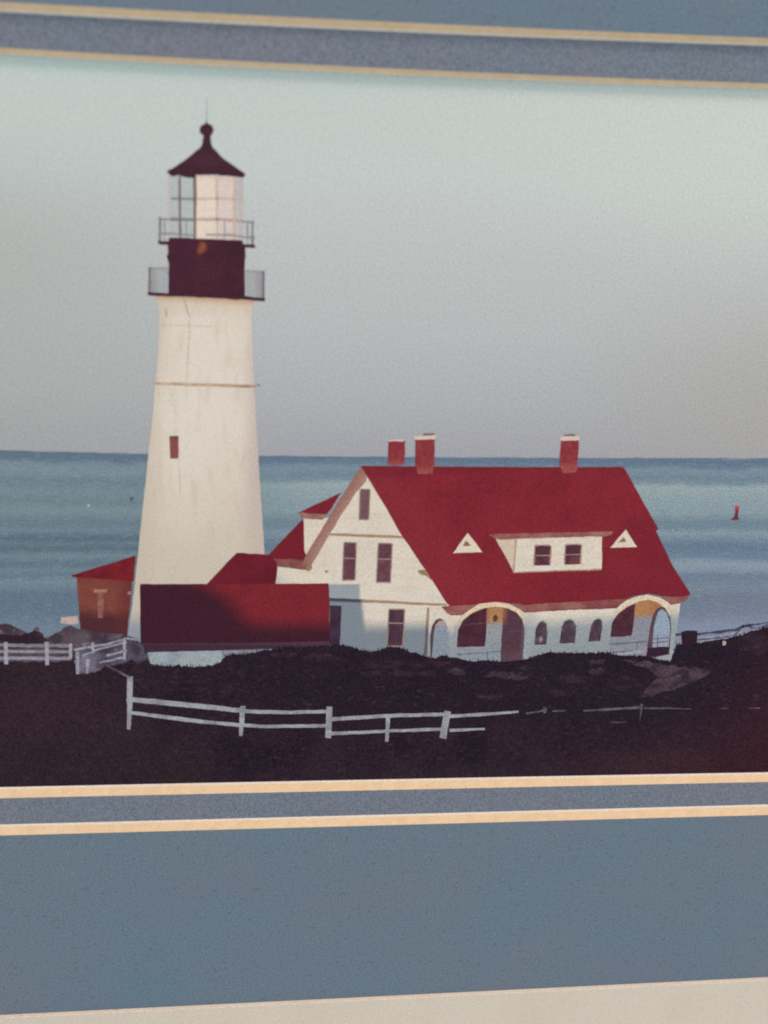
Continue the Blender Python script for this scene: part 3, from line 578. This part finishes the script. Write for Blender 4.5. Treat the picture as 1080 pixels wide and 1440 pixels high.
i = Ink('ground_ink', (42, 28, 41), .75, warp=10, warp_scale=120)
i.mix((47, 32, 43), i.m_noise(90, .4, .65)).mix((35, 24, 37), i.m_noise(60, .48, .66, off=3.)).mix((58, 40, 48), i.m_noise(420, .52, .70, (1, 1, 2)), amt=.8).mix((28, 18, 30), i.m_noise(500, .55, .7, (1, 1, 1.6), off=6.), amt=.7).mix((72, 54, 64), i.m_noise(900, .62, .74, (1, 1, 1.5), off=9.), amt=.5)
i.mix((58, 38, 48), i.m_spot((60, 1000), 170, 60, .95), amt=.6)
i.mix((36, 26, 38), i.m_lin((250, 1000), (420, 960)), i.m_lin((500, 1040), (500, 1000)), amt=.7)
i.mix((50, 38, 43), i.m_spot((640, 1095), 260, 22, .95), amt=.6).mix((62, 38, 44), i.m_spot((920, 1072), 130, 24, .95), amt=.7)
i.mix((60, 28, 36), i.m_lin((940, 1000), (1090, 1080)), amt=.75)
i.mix((49, 36, 40), i.m_lin((300, 1040), (250, 1090)), amt=.5)
gtop = [(-130, 930), (0, 928), (40, 928), (70, 929), (100, 926), (120, 922), (150, 918), (186, 916), (196, 915), (205, 915), (211, 932), (224, 936), (244, 937.5), (252, 934), (256, 937), (296, 937), (310, 932), (320, 921), (350, 919), (375, 914), (400, 911), (440, 910), (470, 908), (482, 907), (492, 908.6), (506, 913.5), (522, 917.4), (534, 914), (547, 910), (562, 911), (582, 918), (600, 924), (612, 926), (622, 921.6), (634, 924), (652, 929), (690, 930), (735, 929), (746, 925), (758, 921), (775, 917), (800, 919), (830, 918), (858, 917), (868, 922), (908, 923), (930, 928), (943, 931), (948, 915), (951, 906), (970, 906), (1000, 902), (1030, 897), (1060, 887), (1080, 880), (1380, 840), (1380, 1150), (-130, 1150)]
shape('ground', gtop, i.done(), PR, 30, amp=.7, step=5, label='dark shaded grass bank in the foreground of the photograph')
tuft = []
for k in range(len(gtop) - 1):
    (xa, ya), (xb, yb) = gtop[k], gtop[k + 1]
    if xa < 200 or xb > 1100 or xb <= xa: continue
    n = int((xb - xa) / 2.2)
    for q in range(n):
        t = random.random(); x = xa + (xb - xa) * t; y = ya + (yb - ya) * t; hgt = random.uniform(.5, 3.6) * random.random() + .5; ln = random.uniform(-2, 2)
        tuft.append([(x - 1.0, y + 3), (x + ln - .3, y - hgt), (x + ln + .3, y - hgt), (x + 1.0, y + 3)])
tg = shape('grass_fringe', tuft, flat('fringe_ink', (48, 33, 44), .7, (38, 26, 38), 300), PR, 30.5, amp=0); tag(tg, 'ragged grass along the crest of the bank', kind='stuff')
speck = []
for q in range(420):
    x = random.uniform(190, 1080); y = random.uniform(925, 995) + random.uniform(0, 18)
    a = random.uniform(1, 5.5); b = random.uniform(.5, 1.3); speck.append(ellipse(x, y, a, b, 6, random.random()))
tg = shape('ground_litter', speck, flat('litter_ink', (58, 44, 54), .7, (46, 32, 44), 260), PR, 30.6, amp=.4, step=4); tag(tg, 'faint scattered stones and dead stalks on the bank', kind='stuff')
i = Ink('hill_rock_ink', (78, 62, 72), .6, warp=10, warp_scale=200); i.mix((54, 40, 50), i.m_noise(170, .42, .62, (1, 1, 2))).mix((98, 84, 92), i.m_noise(300, .58, .74, (1, 1, 2.5)))
i.mix((60, 42, 50), i.m_lin((930, 950), (905, 985)), amt=.8)
M_HROCK = i.done()
def blob(cx, cy, rx, ry, n=16):
    return [(cx + rx * math.cos(t) * random.uniform(.75, 1.15), cy + ry * math.sin(t) * random.uniform(.7, 1.2)) for t in [k * 2 * math.pi / n for k in range(n)]]
shape('rock_ledge', [[(872, 927), (905, 929), (940, 935), (975, 939), (1004, 942), (990, 952), (962, 965), (940, 972), (915, 978), (900, 984), (908, 968), (926, 952), (912, 940), (890, 934)], [(826, 929), (850, 928), (848, 934), (828, 934)], [(826, 942), (846, 939), (850, 944), (832, 948)]], M_HROCK, PR, 31, amp=1.0, step=4, label='paler rock ledge on the bank below the porch')
i = Ink('bank_patch_ink', (66, 52, 64), .6, warp=12, warp_scale=200); i.mix((50, 36, 48), i.m_noise(220, .4, .6, (1, 1, 2))).mix((92, 82, 92), i.m_noise(380, .6, .72, (1, 1, 2)))
M_BP = i.done()
for kk, pts in enumerate((blob(705, 949, 26, 5), blob(730, 953, 14, 3.5), blob(738, 939, 12, 2.6), blob(645, 947, 9, 3.4), blob(690, 980, 18, 3), blob(640, 943, 14, 3))): shape('bank_rock', pts, M_BP, PR, 31 + .04 * kk, amp=.8, step=3)
i = Ink('bank_shade_ink', (54, 38, 50), .6, warp=10, warp_scale=200); i.mix((42, 28, 40), i.m_noise(220, .4, .6, (1, 1, 2))).mix((66, 46, 56), i.m_noise(320, .55, .7, (1, 1, 2)))
M_BS = i.done()
for kk, pts in enumerate((blob(540, 935, 34, 7), blob(560, 947, 60, 5), blob(790, 973, 22, 5), blob(1060, 906, 26, 16), blob(318, 968, 10, 9), blob(600, 933, 40, 5), blob(450, 925, 30, 6), blob(400, 921, 20, 5), blob(810, 955, 30, 6), blob(880, 960, 20, 10))): shape('bank_brush', pts, M_BS, PR, 30.7 + .02 * kk, amp=1.0, step=3)
# dark shed and far fence on the right
shape('hut', [(958.6, 888.6), (966, 886.6), (980.6, 887.6), (980.4, 907), (959, 907)], flat('hut_ink', (46, 30, 40), .5), PR, 29, amp=.4, label='small dark hut beside the porch on the right')
rf = shape('rail_fence', [ribbon([(950, 893), (958, 891.4)], 2.2), ribbon([(981, 892), (1005, 888.5), (1034, 886), (1046, 880), (1060, 879), (1080, 876), (1150, 868), (1380, 830)], 2.2)], flat('far_fence_ink', (70, 56, 74), .5), PR, 27, amp=.6, step=6, label='thin dark rail fence along the shore at the right')
shape('rail', [ribbon([(981, 900), (1010, 897), (1036, 893), (1060, 888), (1085, 882), (1380, 838)], 1.8), ribbon([(1030, 897), (1038, 888), (1046, 880)], 1.8), ribbon([(1052, 880), (1064, 884), (1082, 879)], 1.6), ribbon([(985, 905), (1012, 901), (1030, 898)], 1.6)], flat('far_rail_ink', (84, 72, 92), .5), rf, 27, amp=.6, step=6)
i = Ink('shore_water_ink', (150, 150, 170), .4); i.mix((126, 126, 148), i.m_noise(400, .4, .6, (1, 1, 3)))
shape('shore_water', [(950, 896), (985, 896), (1030, 889), (1090, 877), (1380, 834), (1380, 870), (1090, 890), (1040, 900), (1000, 906), (950, 908)], i.done(), PR, 26, amp=.6, step=6)
shape('lamp', ellipse(1018.4, 904.4, 2.9, 3.1, 10), flat('lamp_ink', (180, 166, 156), .4), PR, 32, amp=.4, label='pale round lamp on the dark bank at the right')

# --- white fences
def rails(name, parent, items, mat, layer, amp=.2):
    for k, (pts, wd) in enumerate(items): shape(name, ribbon(pts, wd), mat, parent, layer + .03 * k, amp=amp, step=9)
M_WF = flat('white_fence_ink', (150, 144, 156), .42, (126, 118, 130), 250)
lf = shape('ranch_fence', ribbon([(-130, 905), (0, 907), (50, 908), (100, 908)], 4.4), M_WF, PR, 31, amp=.4, step=6, label='white ranch rail fence at the far left of the bank')
shape('gap', [[(-130, 904), (101, 905), (101, 930), (-130, 932)]], flat('fence_gap_ink', (72, 56, 68), .5, (92, 78, 90), 220), lf, 30.5, amp=.8, step=5)
rails('rail', lf, (([(-130, 914), (0, 916), (100, 916.6)], 4.2), ([(-130, 924), (0, 925.6), (100, 926)], 4.6)), M_WF, 31.5)
rails('post', lf, (([(8, 903), (8.6, 934)], 5.6), ([(65.6, 903), (66.4, 935)], 5.6), ([(99.4, 905), (99, 926)], 4.6), ([(-52, 902), (-52, 934)], 5.6)), flat('fence_post_ink', (160, 152, 164), .42), 32)
i = Ink('ramp_ink', (88, 79, 94), .5, warp=10, warp_scale=200); i.mix((64, 52, 66), i.m_noise(200, .4, .6)).mix((128, 122, 138), i.m_spot((124, 930), 20, 20, .9), amt=.8).mix((124, 116, 130), i.m_noise(300, .56, .7), amt=.7)
ramp = shape('ramp', [(104, 912), (128, 906), (150, 902), (178, 895), (192, 898), (202, 910), (206, 928), (194, 932), (184, 928), (168, 934), (148, 938), (134, 946), (118, 948), (107, 947), (105, 930)], i.done(), PR, 31.2, amp=.8, step=4, label='white railed ramp at the foot of the tower')
M_RR = flat('ramp_rail_ink', (158, 153, 166), .45, (136, 130, 144), 400)
rails('rail', ramp, (([(104, 914), (120, 911), (150, 906), (178, 898), (196, 900)], 3.2), ([(116, 922), (138, 913), (178, 903)], 3), ([(150, 922), (178, 915)], 2.6), ([(140, 932), (176, 924)], 2.6)), M_RR, 32, amp=.3)
rails('post', ramp, (([(108.6, 916), (109.4, 948)], 4.6), ([(130.4, 903), (131, 920)], 4), ([(175, 898), (175.4, 928)], 4), ([(124, 926), (122, 947)], 4)), M_RR, 33, amp=.3)
i = Ink('front_fence_ink', (160, 159, 167), .42); i.mix((138, 134, 144), i.m_noise(200, .4, .62))
M_FF = i.done()
ff = shape('paddock_fence', ribbon([(178, 985), (187, 984), (230, 988), (280, 993), (338, 999)], [6, 7, 7.4, 7.4, 6.4]), M_FF, PR, 31.1, amp=.2, step=10, label='white two rail fence across the dark foreground')
rails('rail', ff, (([(182, 1002), (230, 1008), (280, 1014.4), (338, 1020)], [4.4, 5.4, 5.4, 5]),
    ([(343, 1000), (400, 1002), (460, 1000.4)], [5.4, 5, 5]), ([(343, 1019.6), (375, 1022), (400, 1021), (460, 1020.6)], [5, 4.6, 4.2, 5]),
    ([(466, 1011.4), (505, 1009), (545, 1006.6), (626, 1004.4)], [5.6, 5.4, 5.2, 5]), ([(466, 1031.4), (505, 1030), (545, 1028), (622, 1025.4)], [5, 4.6, 4.4, 4.4]),
    ([(632, 1007.4), (680, 1004.6), (729, 1001)], [5, 4.4, 3.4]), ([(632, 1027), (682, 1025)], [4.6, 3.2])), M_FF, 31.5)
rails('post', ff, (([(182.6, 951), (182.6, 990), (181, 1026)], [8, 7.6, 5]), ([(341.6, 993), (340, 1014), (338.4, 1035)], [7.4, 7, 5]), ([(463.4, 993.6), (462.6, 1015), (461.4, 1038)], [8, 8.6, 8]), ([(545.6, 1006), (545, 1025), (544, 1043)], [5.6, 5.2, 4]), ([(629.6, 1000), (626, 1018), (622.6, 1038.6)], [9, 9.4, 10])), M_FF, 32)
M_FD = flat('faded_fence_ink', (104, 98, 108), .5, (76, 66, 76), 260)
rails('rail', ff, (([(150, 936), (166, 944), (183, 953)], [2, 3, 3.4]), ([(740, 1003), (756, 1000.6), (769, 998)], [2.4, 3.2, 4]), ([(776, 1000), (796, 999)], 1.8), ([(820, 999.6), (860, 997.4), (904, 994.4)], [2, 4, 4]), ([(906, 996), (940, 996.4), (972, 996.6)], [2.2, 1.8, 2]), ([(1014, 996.6), (1024, 996)], 1.8), ([(1054, 996), (1069, 995.6)], 2.2), ([(858, 1016), (880, 1015)], 1.8)), M_FD, 33.2, amp=.4)
rails('post', ff, (([(767, 994.6), (766, 1003)], 3.6), ([(903, 989.6), (902, 1000), (900, 1014)], [4, 2.6, 2])), M_FD, 33.6, amp=.4)
